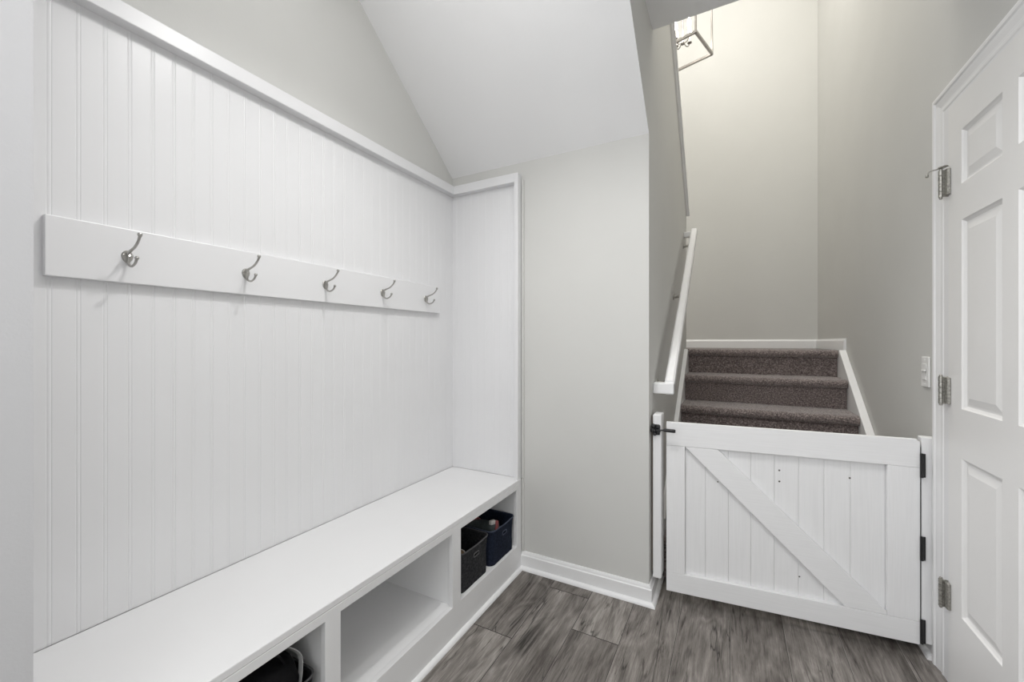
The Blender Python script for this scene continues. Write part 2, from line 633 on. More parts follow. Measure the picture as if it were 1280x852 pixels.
bm = bmesh.new()   # sloping cap on the stair wall, with a small bead under it
def capz(y): return Z_END + CAP_SL * (YW - y)
for (xa, xb, za, zb) in ((XS - 0.140, XS + 0.025, 0.0, 0.022), (XS, XS + 0.012, -0.022, 0.0)):
    y0, y1 = YC, YW + (0.02 if za == 0 else 0)
    if za == 0:
        add_prism(bm, [(y0, capz(y0) + za), (y1, capz(y1) + za), (y1, capz(y1) + zb), (y0, capz(y0) + zb)], xa, xb, 0)
    else:
        add_prism(bm, [(y0, capz(y0) + za), (y1, capz(y1) + za), (y1, capz(y1) + zb), (y0, capz(y0) + zb)], xa, xb, 0)
struct('trim_1', bm, M_white, bevel=0.002)

# ------------------------------------------------------------------ door on the right wall
XD = 0.667
DB, DT = 0.016, 2.013
def build_door():
    bm = bmesh.new()
    y0, y1 = 1.985 - 0.762, 1.985
    cols = [(1.357, 1.587), (1.660, 1.892)]
    rows = [(0.29, 0.815), (0.978, 1.603), (1.722, 1.900)]
    ys = [y0, cols[0][0], cols[0][1], cols[1][0], cols[1][1], y1]
    zs = [DB, rows[0][0], rows[0][1], rows[1][0], rows[1][1], rows[2][0], rows[2][1], DT]
    for i in range(5):
        for j in range(7):
            a, b, c, d = ys[i], ys[i + 1], zs[j], zs[j + 1]
            if i in (1, 3) and j in (1, 3, 5):
                def ring(ins, x):
                    return [bm.verts.new(p) for p in ((x, a + ins, c + ins), (x, b - ins, c + ins), (x, b - ins, d - ins), (x, a + ins, d - ins))]
                seq = [ring(0, XD), ring(0.004, XD + 0.0045), ring(0.011, XD + 0.0095), ring(0.017, XD + 0.0095), ring(0.040, XD + 0.0030), ring(0.043, XD + 0.0030)]
                for A, B in zip(seq, seq[1:]):
                    for k in range(4):
                        bm.faces.new((A[k], A[(k + 1) % 4], B[(k + 1) % 4], B[k]))
                bm.faces.new(seq[-1])
            else:
                bm.faces.new([bm.verts.new(p) for p in ((XD, a, c), (XD, b, c), (XD, b, d), (XD, a, d))])
    bmesh.ops.remove_doubles(bm, verts=bm.verts, dist=1e-5)
    be = [e for e in bm.edges if len(e.link_faces) == 1]
    r = bmesh.ops.extrude_edge_only(bm, edges=be)
    nv = [v for v in r['geom'] if isinstance(v, bmesh.types.BMVert)]
    for v in nv:
        v.co.x = XD + 0.035
    bmesh.ops.holes_fill(bm, edges=[e for e in bm.edges if len(e.link_faces) == 1], sides=0)
    door = struct('door_1', bm, M_door)
    # three butt hinges: two leaves and a barrel in knuckles
    for zc in (1.757, 1.030, 0.316):
        hb = bmesh.new()
        add_box(hb, (0.6520, 1.9870, zc - 0.048), (0.6860, 1.9900, zc + 0.048), 0.0006, 1)
        h = obj('hinge', hb, M_hinge, door)
        h['label'] = 'worn nickel hinge'
        kb = bmesh.new()
        for k in range(5):
            a = zc - 0.048 + k * 0.0192
            add_lathe(kb, [(0.0050, 0), (0.0068, 0.0008), (0.0068, 0.0180), (0.0050, 0.0188)], (0.6500, 1.9920, a), 2, 12)
        add_lathe(kb, [(0.003, -0.054), (0.005, -0.052), (0.005, 0.052), (0.003, 0.054)], (0.6500, 1.9920, zc), 2, 10)
        obj('hinge_barrel', kb, M_hinge, h, smooth=True)
        lb = bmesh.new()
        add_box(lb, (0.6570, 1.964, zc - 0.046), (0.6668, 1.984, zc + 0.046), 0.002, 1)
        obj('hinge_leaf', lb, M_hinge, h)
        if zc > 1.5:
            sb = bmesh.new()
            add_prism(sb, [(0.640, 1.985), (0.655, 1.968), (0.664, 1.975), (0.658, 1.999), (0.645, 2.001)], zc + 0.0545, zc + 0.0580, 2)
            add_tube(sb, [(0.648, 1.993, zc + 0.056), (0.638, 1.998, zc + 0.054), (0.628, 2.002, zc + 0.054), (0.622, 2.005, zc + 0.050), (0.619, 2.006, zc + 0.042)], 0.0023, 8, sm=4)
            add_lathe(sb, [(0.003, 0), (0.005, 0.002), (0.005, 0.009), (0.003, 0.011)], (0.6185, 2.0062, zc + 0.033), 2, 12)
            s = obj('hinge_stop', sb, M_hinge, h, smooth=True)
            s['label'] = 'bent wire door stop on the hinge pin'
    return door
build_door()

bm = bmesh.new()   # jamb
add_box(bm, (0.671, 1.988, 0), (XR + 0.12, 2.03, DZ + 0.02))
add_box(bm, (0.671, D0 - 0.03, 0), (XR + 0.12, D0 - 0.002, DZ + 0.02))
add_box(bm, (0.671, D0 - 0.002, DT + 0.004), (XR + 0.12, 1.988, DZ + 0.02))
bmesh.ops.remove_doubles(bm, verts=bm.verts, dist=1e-5)
struct('trim_2', bm, M_jamb)

bm = bmesh.new()   # moulded casing, mitred at the head
cp = [(0, 0), (0, 0.009), (0.004, 0.011), (0.011, 0.0115), (0.015, 0.0095), (0.024, 0.0100), (0.040, 0.0135), (0.050, 0.0150), (0.054, 0.0190), (0.062, 0.0200), (0.067, 0.0195), (0.070, 0.015), (0.070, 0)]
yi, zi, yj = 2.030, 2.026, D0 - 0.035
rings = [[Vector((XR - t, yi + ww, 0)) for ww, t in cp],
         [Vector((XR - t, yi + ww, zi + ww)) for ww, t in cp],
         [Vector((XR - t, yj - ww, zi + ww)) for ww, t in cp],
         [Vector((XR - t, yj - ww, 0)) for ww, t in cp]]
loft(bm, rings)
struct('trim_3', bm, M_white)

# ------------------------------------------------------------------ stairs
RISE, RUN = 0.185, 0.270
NOSE_Y = 3.52
treads = [(NOSE_Y - i * RUN, ZL - i * RISE) for i in range(6)]    # nosing front, top
XA, XZ = XS + 0.030, XR - 0.040     # between the skirt boards

def carpet_sheet(name, path, parent, n_x, amp):
    """Carpet laid over a 2D (y,z) path between the skirts; tufts pushed out along the normal."""
    bm = bmesh.new()
    pts = []
    acc = 0.0
    step = 0.007
    for (a, b) in zip(path, path[1:]):
        L = math.hypot(b[0] - a[0], b[1] - a[1])
        n = max(1, int(L / step))
        for k in range(n):
            t = k / n
            pts.append((a[0] + (b[0] - a[0]) * t, a[1] + (b[1] - a[1]) * t))
    pts.append(path[-1])
    nrm = []
    for i in range(len(pts)):
        a = pts[max(0, i - 1)]
        b = pts[min(len(pts) - 1, i + 1)]
        dy, dz = b[0] - a[0], b[1] - a[1]
        l = math.hypot(dy, dz) or 1
        nrm.append((dz / l, -dy / l))
    V = []
    for i, (y, z) in enumerate(pts):
        row = []
        for k in range(n_x + 1):
            x = XA + (XZ - XA) * k / n_x
            d = amp * noise.noise(Vector((x * 95, y * 95, z * 95))) + amp * 0.8 * noise.noise(Vector((x * 17, y * 17, z * 17)))
            d += amp * 0.8
            row.append(bm.verts.new((x, y - nrm[i][0] * d, z - nrm[i][1] * d)))
        V.append(row)
    for a, b in zip(V, V[1:]):
        for k in range(n_x):
            bm.faces.new((a[k], a[k + 1], b[k + 1], b[k]))
    return obj(name, bm, M_carpet, parent, smooth=True, auto=0)

stairs = thing('staircase', 'carpeted brown-grey staircase climbing behind the white half gate to a landing', 'staircase', (0.17, 2.2, 0))
stairs_loc = Vector((0.17, 2.2, 0))
core = bmesh.new()      # the timber steps under the carpet, up to the landing
cp_ = []
for i in range(5, -1, -1):
    y, z = treads[i]
    cp_.append((y + 0.040, (z - RISE) if i < 5 else 0.0))
    cp_.append((y + 0.040, z - 0.012))
cp_ += [(YE - 0.002, ZL - 0.012), (YE - 0.002, ZL - 0.2), (3.7, ZL - 0.2), (2.5, 0.0)]
add_prism(core, [(a - stairs_loc.y, b) for a, b in cp_], XA + 0.003 - stairs_loc.x, XZ - 0.003 - stairs_loc.x, 0)
obj('step_core', core, M_shadow_void, stairs)

def nosing_path(y, z, back):
    r = 0.024
    pts = [(y + 0.034, z - 2 * r)]
    for k in range(0, 9):
        a = R(270 - k * 180 / 8)     # under, round the front, to the top
        pts.append((y + r + r * math.cos(a), z - r + r * math.sin(a)))
    pts.append((back, z))
    return pts
for i, (y, z) in enumerate(treads):
    vis = i < 4
    back = y + RUN + 0.036 if i else YE - 0.012
    path = nosing_path(y, z, back if i else y + 0.16)
    o = carpet_sheet('tread' if i else 'landing_nosing', path, stairs, 170 if vis else 24, 0.0035 if vis else 0.001)
    o.location = -stairs_loc
    rz = z - RISE + 0.002 if i < 5 else 0.002
    o = carpet_sheet('riser', [(y + 0.036, rz), (y + 0.036, z - 0.046)], stairs, 170 if vis else 24, 0.0028 if vis else 0.001)
    o.location = -stairs_loc
bm = bmesh.new()
add_box(bm, (XA - stairs_loc.x, NOSE_Y + 0.15 - stairs_loc.y, ZL - 0.011), (XZ - stairs_loc.x, YE - 0.016 - stairs_loc.y, ZL))
add_box(bm, (XL + 0.01 - stairs_loc.x, YW + 0.02 - stairs_loc.y, ZL - 0.15), (XA - 0.001 - stairs_loc.x, YE - 0.016 - stairs_loc.y, ZL))
obj('landing', bm, M_carpet, stairs)
def skirt(x0, x1):
    def sz(y): return 1.137 + 0.70 * (y - 3.49)
    bm = bmesh.new()
    p = [(2.26, 0.0), (3.9, 0.62), (3.9, ZL - 0.02), (3.505, ZL - 0.005), (3.505, sz(3.50)), (2.26, sz(2.26))]
    add_prism(bm, [(a - stairs_loc.y, b) for a, b in p], x0 - stairs_loc.x, x1 - stairs_loc.x, 0)
    s = obj('skirt_board', bm, M_white, stairs, bevel=0.003)
    s['label'] = 'white painted skirt board along the wall'
skirt(XS + 0.001, XA - 0.001)
skirt(XZ + 0.001, XR - 0.001)

# ------------------------------------------------------------------ beadboard panelling
ZSEAT = 0.475
ZLEDGE, HLEDGE, DLEDGE = 2.040, 0.048, 0.036
def bead_profile(a0, a1, first, pitch, back, face):
    """Outline across the boards: flat faces with a bead between two fine grooves at every pitch."""
    pts = [(a0, face)]
    p = first
    g = 0.0008
    while p < a1 - 0.01:
        if p > a0 + 0.006:
            pts += [(p - 0.0052, face), (p - 0.0040, face - g), (p - 0.0028, face - 0.0006), (p - 0.001, face), (p + 0.001, face), (p + 0.0028, face - 0.0006), (p + 0.0040, face - g), (p + 0.0052, face)]
        p += pitch
    pts += [(a1, face), (a1, back), (a0, back)]
    return pts

T = 0.010
dz = ZLEDGE - ZSEAT
dx = T + DLEDGE
ledge = [(0, dz + HLEDGE), (dx - 0.002, dz + HLEDGE), (dx, dz + HLEDGE - 0.002), (dx, dz + 0.002), (dx - 0.002, dz), (0, dz)]
lp_ = thing('beadboard_panel', 'long white beadboard panel with ledge cap behind the bench and coat hooks', 'wall panel', (XL, YS, ZSEAT))
bm = bmesh.new()
prof = bead_profile(YS, YB - T, 0.338 - 2 * 0.0496, 0.0496, 0.0, T)
add_prism(bm, [(d, a - YS) for a, d in prof], 0.0, ZLEDGE + HLEDGE - 0.004 - ZSEAT, 2)
obj('panel_board', bm, M_bead, lp_)
bm = bmesh.new()   # ledge cap, mitred into the inside corner
loft(bm, [[Vector((d, 0.001, z)) for d, z in ledge], [Vector((d, YB - YS - d, z)) for d, z in ledge]])
obj('ledge_cap', bm, M_bead, lp_)

ep_ = thing('beadboard_panel', 'narrow white beadboard panel on the back wall at the end of the bench', 'wall panel', (XL, YB, ZSEAT))
bm = bmesh.new()
prof = bead_profile(XL + T, XB - 0.026, XL + T + 0.030, 0.0496, 0.0, T)
add_prism(bm, [(a - XL, -d) for a, d in prof], 0.0, ZLEDGE + HLEDGE - 0.004 - ZSEAT, 2)
obj('panel_board', bm, M_bead, ep_)
bm = bmesh.new()
loft(bm, [[Vector((d, -d, z)) for d, z in ledge], [Vector((XB - XL - 0.026, -d, z)) for d, z in ledge]])
obj('ledge_cap', bm, M_bead, ep_)
bm = bmesh.new()   # upright edge trim closing the panel
add_box(bm, (XB - 0.026 - XL, -0.046, 0), (XB - 0.003 - XL, 0, dz + HLEDGE), 0.0015, 1)
obj('edge_trim', bm, M_bead, ep_)
bm = bmesh.new()
add_box(bm, (XB + 0.0006 - XL, -0.010, 0.002), (XB + 0.012 - XL, 0, dz + HLEDGE - 0.03), 0.002, 1)
obj('edge_bead', bm, M_wall, ep_)

# ------------------------------------------------------------------ coat rack
rack = thing('coat_rack', 'long white board with five double coat hooks on the beadboard wall', 'coat rack', (XL + T, 1.06, 1.427))
ro = rack.location.copy()
bm = bmesh.new()
add_box(bm, (0.0002, 0.327 - ro.y, 1.356 - ro.z), (0.0190, 1.797 - ro.y, 1.500 - ro.z), 0.002, 2)
obj('backboard', bm, M_bead, rack)

def make_hook(y):
    # local frame of the rack; x away from the board
    xb = 0.0190
    bm = bmesh.new()    # base: a small pierced shield, two thin side ribs meeting below
    rings = []
    n = 20
    for (s, h) in ((1.0, 0.0), (1.0, 0.0022), (0.86, 0.0040)):
        ring = []
        for k in range(n):
            a = 2 * math.pi * k / n
            yy = 0.0125 * math.cos(a) * (1.0 if math.sin(a) > 0 else 1 - 0.45 * abs(math.sin(a)))
            zz = 0.0150 * math.sin(a) - (0.004 if math.sin(a) < 0 else 0)
            ring.append(Vector((xb + h, y + yy * s, zz * s)))
        rings.append(ring)
    loft(bm, rings)
    hk = obj('coat_hook', bm, M_nickel, rack, smooth=True)
    hk['label'] = 'satin nickel double coat hook'
    u = bmesh.new()     # long upper prong
    add_tube(u, [(xb + 0.002, y, 0.000, 0.0048), (xb + 0.012, y, 0.009, 0.0040), (xb + 0.028, y, 0.014, 0.0034), (xb + 0.047, y, 0.020, 0.0032),
                 (xb + 0.064, y, 0.031, 0.0032), (xb + 0.074, y, 0.043, 0.0033)], seg=10, sm=5)
    add_lathe(u, [(0.0028, -0.006), (0.0042, -0.003), (0.0054, 0.0005), (0.0054, 0.003), (0.0040, 0.0052), (0.001, 0.006)], (xb + 0.0755, y, 0.047), 2, 12)
    obj('upper_prong', u, M_nickel, hk, smooth=True)
    l = bmesh.new()     # short lower prong
    add_tube(l, [(xb + 0.002, y, -0.006, 0.0042), (xb + 0.007, y, -0.018, 0.0036), (xb + 0.018, y, -0.0265, 0.0032), (xb + 0.033, y, -0.0285, 0.0031),
                 (xb + 0.049, y, -0.022, 0.0031), (xb + 0.056, y, -0.013, 0.0033)], seg=10, sm=5)
    ball(l, (xb + 0.0575, y, -0.010), 0.0050, 12)
    obj('lower_prong', l, M_nickel, hk, smooth=True)
    s = bmesh.new()     # the cast web linking both prongs, and the fixing screws
    add_prism(s, [(xb + 0.003, 0.006), (xb + 0.013, 0.006), (xb + 0.0165, -0.002), (xb + 0.0125, -0.019), (xb + 0.006, -0.014), (xb + 0.003, -0.004)], y - 0.0030, y + 0.0030, 1)
    obj('hook_web', s, M_nickel, hk, bevel=0.0015)
    for sy in (-1, 1):
        s = bmesh.new()
        add_lathe(s, [(0.0026, 0.0), (0.0024, 0.0012), (0.0008, 0.0018)], (xb + 0.0036, y + sy * 0.0080, 0.002), 0, 8)
        obj('screw', s, M_nickel, hk, smooth=True)
    return hk
for y in (0.475, 0.776, 1.076, 1.377, 1.678):
    make_hook(y - ro.y)

# ------------------------------------------------------------------ storage bench
bench = thing('storage_bench', 'long white built-in bench with three open cubbies along the beadboard wall', 'bench', (XB - 0.22, 1.07, 0))
bo = Vector((XB - 0.22, 1.07, 0))
def bl(x, y, z): return (x - bo.x, y - bo.y, z)
XW = XL + T + 0.001
Y0, Y1 = YS + 0.001, YB - T - 0.001
openings = [(0.255, 0.749), (0.800, 1.332), (1.389, 1.887)]
ZO0, ZO1 = 0.135, 0.430
bm = bmesh.new()
add_box(bm, bl(XW, Y0, 0.4555), bl(XB, Y1, ZSEAT), 0.0025, 2)
obj('seat_board', bm, M_bench, bench)

def framed_plate(x_back, x_front, y0, y1, z0, z1, holes):
    """One plate with rectangular openings."""
    bm = bmesh.new()
    ys = sorted({y0, y1, *[h[0] for h in holes], *[h[1] for h in holes]})
    zs = sorted({z0, z1, *[h[2] for h in holes], *[h[3] for h in holes]})
    def hole(a, b, c, d):
        m, n = (a + b) / 2, (c + d) / 2
        return any(h[0] < m < h[1] and h[2] < n < h[3] for h in holes)
    V = {}
    def vert(x, y, z):
        k = (round(x, 5), round(y, 5), round(z, 5))
        if k not in V:
            V[k] = bm.verts.new(bl(x, y, z))
        return V[k]
    cells = [(i, j) for i in range(len(ys) - 1) for j in range(len(zs) - 1) if not hole(ys[i], ys[i + 1], zs[j], zs[j + 1])]
    cs = set(cells)
    for i, j in cells:
        a, b, c, d = ys[i], ys[i + 1], zs[j], zs[j + 1]
        for x in (x_back, x_front):
            bm.faces.new((vert(x, a, c), vert(x, b, c), vert(x, b, d), vert(x, a, d)))
        for (di, dj, p, q) in ((-1, 0, (a, c), (a, d)), (1, 0, (b, c), (b, d)), (0, -1, (a, c), (b, c)), (0, 1, (a, d), (b, d))):
            if (i + di, j + dj) not in cs:
                bm.faces.new((vert(x_back, *p), vert(x_back, *q), vert(x_front, *q), vert(x_front, *p)))
    return bm
bm = framed_plate(XB - 0.019, XB, Y0, Y1, 0.0, 0.4550, [(a, b, ZO0, ZO1) for a, b in openings])
obj('face_frame', bm, M_bench, bench, bevel=0.0012)
bm = bmesh.new()
add_box(bm, bl(XW + 0.008, Y0, 0.117), bl(XB - 0.0192, Y1, ZO0 - 0.0005))
obj('cubby_floor', bm, M_white, bench)
bm = bmesh.new()
add_box(bm, bl(XW, Y0, 0.10), bl(XW + 0.0078, Y1, 0.455))
obj('back_board', bm, M_white, bench)
for (a, b) in ((openings[0][1] + 0.008, openings[1][0] - 0.012), (openings[1][1] + 0.010, openings[2][0] - 0.008), (Y0, openings[0][0] - 0.006), (openings[2][1] + 0.006, Y1)):
    bm = bmesh.new()
    add_box(bm, bl(XW + 0.008, a, ZO0), bl(XB - 0.0192, b, 0.455))
    obj('divider', bm, M_white, bench)

bm = bmesh.new()
add_box(bm, bl(XB + 0.0006, YB - 0.0095, 0.092), bl(XB + 0.012, YB - 0.0005, ZSEAT), 0.002, 1)
obj('scribe_strip', bm, M_wall, bench)

# ------------------------------------------------------------------ fabric bins
def make_bin(name, label, mat, yc, wid, dep, h, xf, rim_mat):
    """Soft felt bin: rounded corners, folded rim, a slot handle in the front."""
    t = thing(name, label, 'storage bin', (xf - dep / 2, yc, ZO0))
    hx, hy, r = dep / 2, wid / 2, 0.028
    per = []
    nF = 30
    for k in range(nF + 1):                       # front face from -y to +y
        per.append((hx, -hy + r + (wid - 2 * r) * k / nF))
    for c, a0 in (((hx - r, hy - r), 0), ((-hx + r, hy - r), 90), ((-hx + r, -hy + r), 180), ((hx - r, -hy + r), 270)):
        arc = [(c[0] + r * math.cos(R(a0 + 90 * q / 6)), c[1] + r * math.sin(R(a0 + 90 * q / 6))) for q in range(1, 7)]
        per += arc
        if a0 == 90:
            pass
    n = len(per) - 1                              # the last point repeats the first
    per = per[:n] if (Vector(per[0]) - Vector(per[-1])).length < 1e-6 else per
    n = len(per)
    nz = 24
    slot_c, slot_w, slot_h = 0.022, 0.040, 0.016
    def make_wall(th, s0):
        bm = bmesh.new()
        V = []
        for j in range(nz + 1):
            z = h * j / nz
            row = []
            for i, (x, y) in enumerate(per):
                taper = 1 - 0.03 * (1 - z / h)
                sag = 0.0035 * math.sin(y * 31 + z * 17) * math.sin(math.pi * min(1, z / h)) + 0.002 * noise.noise(Vector((x * 14, y * 14, z * 14)))
                ztop = z - (0.004 * math.exp(-(y / 0.05) ** 2) if x > hx - 0.01 and j == nz else 0)
                row.append(bm.verts.new((x * taper + (sag if x > 0 else -sag), y * taper + sag * 0.4, ztop)))
            V.append(row)
        for j in range(nz):
            for i in range(n):
                k = (i + 1) % n
                x, y = per[i]
                zc = h * (j + 0.5) / nz
                ymid = (per[i][1] + per[k][1]) / 2
                if x > hx - 0.001 and per[k][0] > hx - 0.001 and abs(ymid) < slot_w / 2 and abs(zc - (h - 0.042)) < slot_h / 2:
                    continue
                bm.faces.new((V[j][i], V[j][k], V[j + 1][k], V[j + 1][i]))
        bm.faces.new(V[0])
        return bm
    o = obj('body', make_wall(0.004, 0), mat, t, smooth=True, auto=0)
    md = o.modifiers.new('thickness', 'SOLIDIFY')
    md.thickness = 0.0045
    md.offset = -1
    rb = bmesh.new()                              # stitched, folded rim
    pts = []
    for (x, y) in per + per[:1]:
        sag = 0.002 * noise.noise(Vector((x * 14, y * 14, h * 14)))
        pts.append((x + (sag if x > 0 else -sag), y + sag * 0.4, h - (0.004 * math.exp(-(y / 0.05) ** 2) if x > hx - 0.01 else 0)))
    add_tube(rb, pts, 0.0030, 8)
    obj('rim', rb, rim_mat, t, smooth=True)
    gb = bmesh.new()                              # stitched edge of the slot handle
    zc = h - 0.042
    loop = []
    for k in range(25):
        a = 2 * math.pi * k / 24
        loop.append((hx + 0.0015, slot_w / 2 * math.copysign(abs(math.cos(a)) ** 0.45, math.cos(a)), zc + slot_h / 2 * math.copysign(abs(math.sin(a)) ** 0.45, math.sin(a))))
    add_tube(gb, loop, 0.0024, 6)
    obj('handle_slot', gb, rim_mat, t, smooth=True)
    return t
M_rim_grey = painted('charcoal_binding', (0.075, 0.075, 0.078), 0.8, 0.1, 0.2, 80, 400)
M_rim_navy = painted('navy_binding', (0.040, 0.050, 0.080), 0.8, 0.1, 0.2, 80, 400)
M_rim_black = painted('black_binding', (0.045, 0.045, 0.047), 0.7, 0.1, 0.2, 80, 400)
make_bin('storage_bin', 'charcoal grey felt bin beside the navy one in the far cubby', M_felt_grey, 1.524, 0.228, 0.36, 0.168, XB - 0.014, M_rim_grey)
make_bin('storage_bin', 'navy blue felt bin in the far cubby next to the back wall', M_felt_navy, 1.768, 0.228, 0.36, 0.166, XB - 0.008, M_rim_navy)
make_bin('storage_bin', 'black felt bin in the near cubby at the bottom edge of the photo', M_felt_black, 0.620, 0.232, 0.36, 0.160, XB - 0.016, M_rim_black)

def make_shoe(label, loc, rot, upper, sole, accent, L=0.26):
    t = thing('shoe', label, 'shoe', loc, rot[2])
    t.rotation_euler = rot
    # toe along +x; rings of (half-width, top height, bottom) along the length
    st = [(-0.5, 0.020, 0.060), (-0.46, 0.030, 0.078), (-0.36, 0.034, 0.082), (-0.22, 0.033, 0.074), (-0.06, 0.034, 0.070), (0.12, 0.040, 0.060), (0.28, 0.043, 0.046), (0.40, 0.038, 0.038), (0.47, 0.026, 0.032), (0.5, 0.010, 0.024)]
    sb = bmesh.new()
    rings = []
    for s, hw, top in st:
        hw2 = hw + 0.003
        rings.append([Vector((s * L, y, z)) for y, z in ((-hw2, 0.004), (-hw2 * 0.9, 0), (hw2 * 0.9, 0), (hw2, 0.004), (hw2, 0.018), (hw2 * 0.8, 0.022), (-hw2 * 0.8, 0.022), (-hw2, 0.018))])
    loft(sb, rings)
    obj('sole', sb, sole, t, smooth=True)
    ub = bmesh.new()
    rings = []
    for s, hw, top in st:
        ring = []
        open_ = -0.40 < s < -0.02
        for k in range(13):
            a = math.pi * k / 12
            y = hw * math.cos(a)
            z = 0.018 + (top - 0.018) * math.sin(a) ** 0.7
            if open_ and abs(y) < hw * 0.62:
                z = 0.026                            # foot opening
            ring.append(Vector((s * L, y, z)))
        rings.append(ring)
    loft(ub, rings, closed=False)
    o = obj('upper', ub, upper, t, smooth=True, auto=0)
    md = o.modifiers.new('thickness', 'SOLIDIFY')
    md.thickness = 0.003
    lb = bmesh.new()
    for s in (0.02, 0.08, 0.14):
        add_tube(lb, [(s * L, -0.018, 0.060 - (s - 0.02) * 0.09), (s * L + 0.004, 0, 0.068 - (s - 0.02) * 0.09), (s * L + 0.006, 0.018, 0.060 - (s - 0.02) * 0.09)], 0.0022, 6, sm=3)
    obj('laces', lb, accent, t, smooth=True)
    hb = bmesh.new()
    add_box(hb, (-0.5 * L - 0.003, -0.010, 0.030), (-0.46 * L, 0.010, 0.076), 0.003, 1)
    obj('heel_tab', hb, accent, t)
    return t
sh = make_shoe('grey shoe with a pink heel tab lying in the navy felt bin', (-1.150, 1.775, 0.222), (R(8), R(6), R(168)), M_shoe_grey, M_sole_white, M_pink)
hb = bmesh.new()
add_box(hb, (-0.128, 0.006, 0.060), (-0.108, 0.040, 0.082), 0.006, 2)
obj('heel_counter', hb, M_sole_white, sh, smooth=True)
make_shoe('tan leather shoe with a pale sole in the charcoal felt bin', (-1.160, 1.490, 0.222), (R(50), R(-3), R(5)), M_shoe_tan, M_sole_white, M_sole_white)

# black bag in the near bin
bag = thing('bag', 'black nylon bag with a grey strap stuffed in the near cubby bin', 'bag', (-1.16, 0.622, ZO0 + 0.006))
bm = bmesh.new()
res = bmesh.ops.create_cube(bm, size=1.0)
bmesh.ops.subdivide_edges(bm, edges=bm.edges[:], cuts=7, use_grid_fill=True)
for v in bm.verts:
    p = v.co * 2
    e = 4.0
    n_ = (abs(p.x) ** e + abs(p.y) ** e + abs(p.z) ** e) ** (1 / e)
    p = p / n_
    k = 1 + 0.09 * noise.noise(p * 2.3) + 0.05 * noise.noise(p * 6)
    v.co = Vector((p.x * 0.148 * k, p.y * 0.098 * k, 0.112 + p.z * 0.108 * (1 + 0.10 * noise.noise(p * 3 + Vector((5, 1, 2))))))
obj('bag_body', bm, M_black_bag, bag, smooth=True, auto=0)
def band(bm, pts, wdir, wd, th):
    """Flat webbing along a path."""
    P = [Vector(p[:3]) for p in smooth_path4([tuple(p) + (0,) for p in pts], 5)]
    rings = []
    for i, q_ in enumerate(P):
        t_ = (P[min(i + 1, len(P) - 1)] - P[max(i - 1, 0)]).normalized()
        wv = (Vector(wdir) - t_ * Vector(wdir).dot(t_)).normalized()
        nn = t_.cross(wv)
        rings.append([q_ + wv * wd / 2 + nn * th / 2, q_ + wv * wd / 2 - nn * th / 2, q_ - wv * wd / 2 - nn * th / 2, q_ - wv * wd / 2 + nn * th / 2])
    loft(bm, rings)
bm = bmesh.new()
band(bm, [(0.045, 0.030, 0.222), (0.085, 0.066, 0.228), (0.104, 0.098, 0.196), (0.120, 0.092, 0.165), (0.138, 0.074, 0.135)], (1, 0.2, 0.3), 0.013, 0.003)
obj('strap', bm, M_grey_strap, bag)
bm = bmesh.new()
band(bm, [(0.060, -0.020, 0.222), (0.085, 0.016, 0.240), (0.100, 0.042, 0.226), (0.110, 0.050, 0.205)], (1, -0.3, 0.1), 0.016, 0.003)
obj('strap', bm, M_black_bag, bag)
bm = bmesh.new()
for (x, y, z) in ((0.118, 0.030, 0.190), (0.122, 0.045, 0.172), (0.130, 0.040, 0.150), (0.128, 0.020, 0.165)):
    ball(bm, (x, y, z), 0.006, 10)
obj('zip_pull', bm, M_black_bag, bag, smooth=True)

# ------------------------------------------------------------------ half gate
G0 = Vector((-0.268, 2.012, 0))
gate = thing('half_gate', 'white wooden half gate with a diagonal brace across the foot of the stairs', 'gate', G0, math.atan2(0.093, 0.898))
GW, GB, GT = 0.903, 0.049, 0.829
FT = 0.019
def gobj(name, bm, m, **k): return obj(name, bm, m, gate, **k)
bm = bmesh.new()
ch = 0.012
add_prism(bm, [(0, 0.722), (GW, 0.722), (GW, GT - ch * 0.7), (GW - ch * 1.6, GT), (0, GT)], 0, FT, 1)
gobj('top_rail', bm, M_gate_h, bevel=0.0015)
gobj('bottom_rail', bx((0, 0, GB), (GW, FT, 0.136)), M_gate_h, bevel=0.0015)
gobj('stile', bx((0, 0, 0.1366), (0.079, FT, 0.7214)), M_gate_v, bevel=0.0015)
gobj('stile', bx((0.805, 0, 0.1366), (GW, FT, 0.7214)), M_gate_v, bevel=0.0015)
bm = bmesh.new()
add_prism(bm, [(0.0800, 0.7212), (0.213, 0.7212), (0.8040, 0.1500), (0.8040, 0.1368), (0.672, 0.1368)], 0.0005, FT, 1)
gobj('brace', bm, M_gate_h, bevel=0.0015)
seams = [0.0, 0.079, 0.165, 0.257, 0.344, 0.432, 0.519, 0.607, 0.695, 0.805, GW]
for i, (a, b) in enumerate(zip(seams, seams[1:])):
    bm = bmesh.new()
    g = 0.0003
    v = 0.0013
    prof = [(a + g, FT + 0.017), (a + g, FT + 0.0005 + v), (a + g + v, FT + 0.0005), (b - g - v, FT + 0.0005), (b - g, FT + 0.0005 + v), (b - g, FT + 0.017)]
    add_prism(bm, prof, GB + 0.004, GT - 0.004, 2)
    for (kx, kz, kr) in ((0.450, 0.652, 0.0040), (0.4503, 0.605, 0.0042), (0.215, 0.573, 0.0034), (0.6925, 0.650, 0.0040), (0.522, 0.215, 0.0035)):
        if a < kx < b:
            add_lathe(bm, [(kr, 0.0), (kr * 0.8, -0.0006), (0.0005, -0.0008)], (kx, FT + 0.0006, kz), 1, 10, mat=1)
    gobj('plank', bm, [M_gate_plank, M_knot])
bm = bx((0.002, FT + 0.0172, GB + 0.004), (GW - 0.002, FT + 0.0215, GT - 0.004))
gobj('backing_sheet', bm, M_seam)
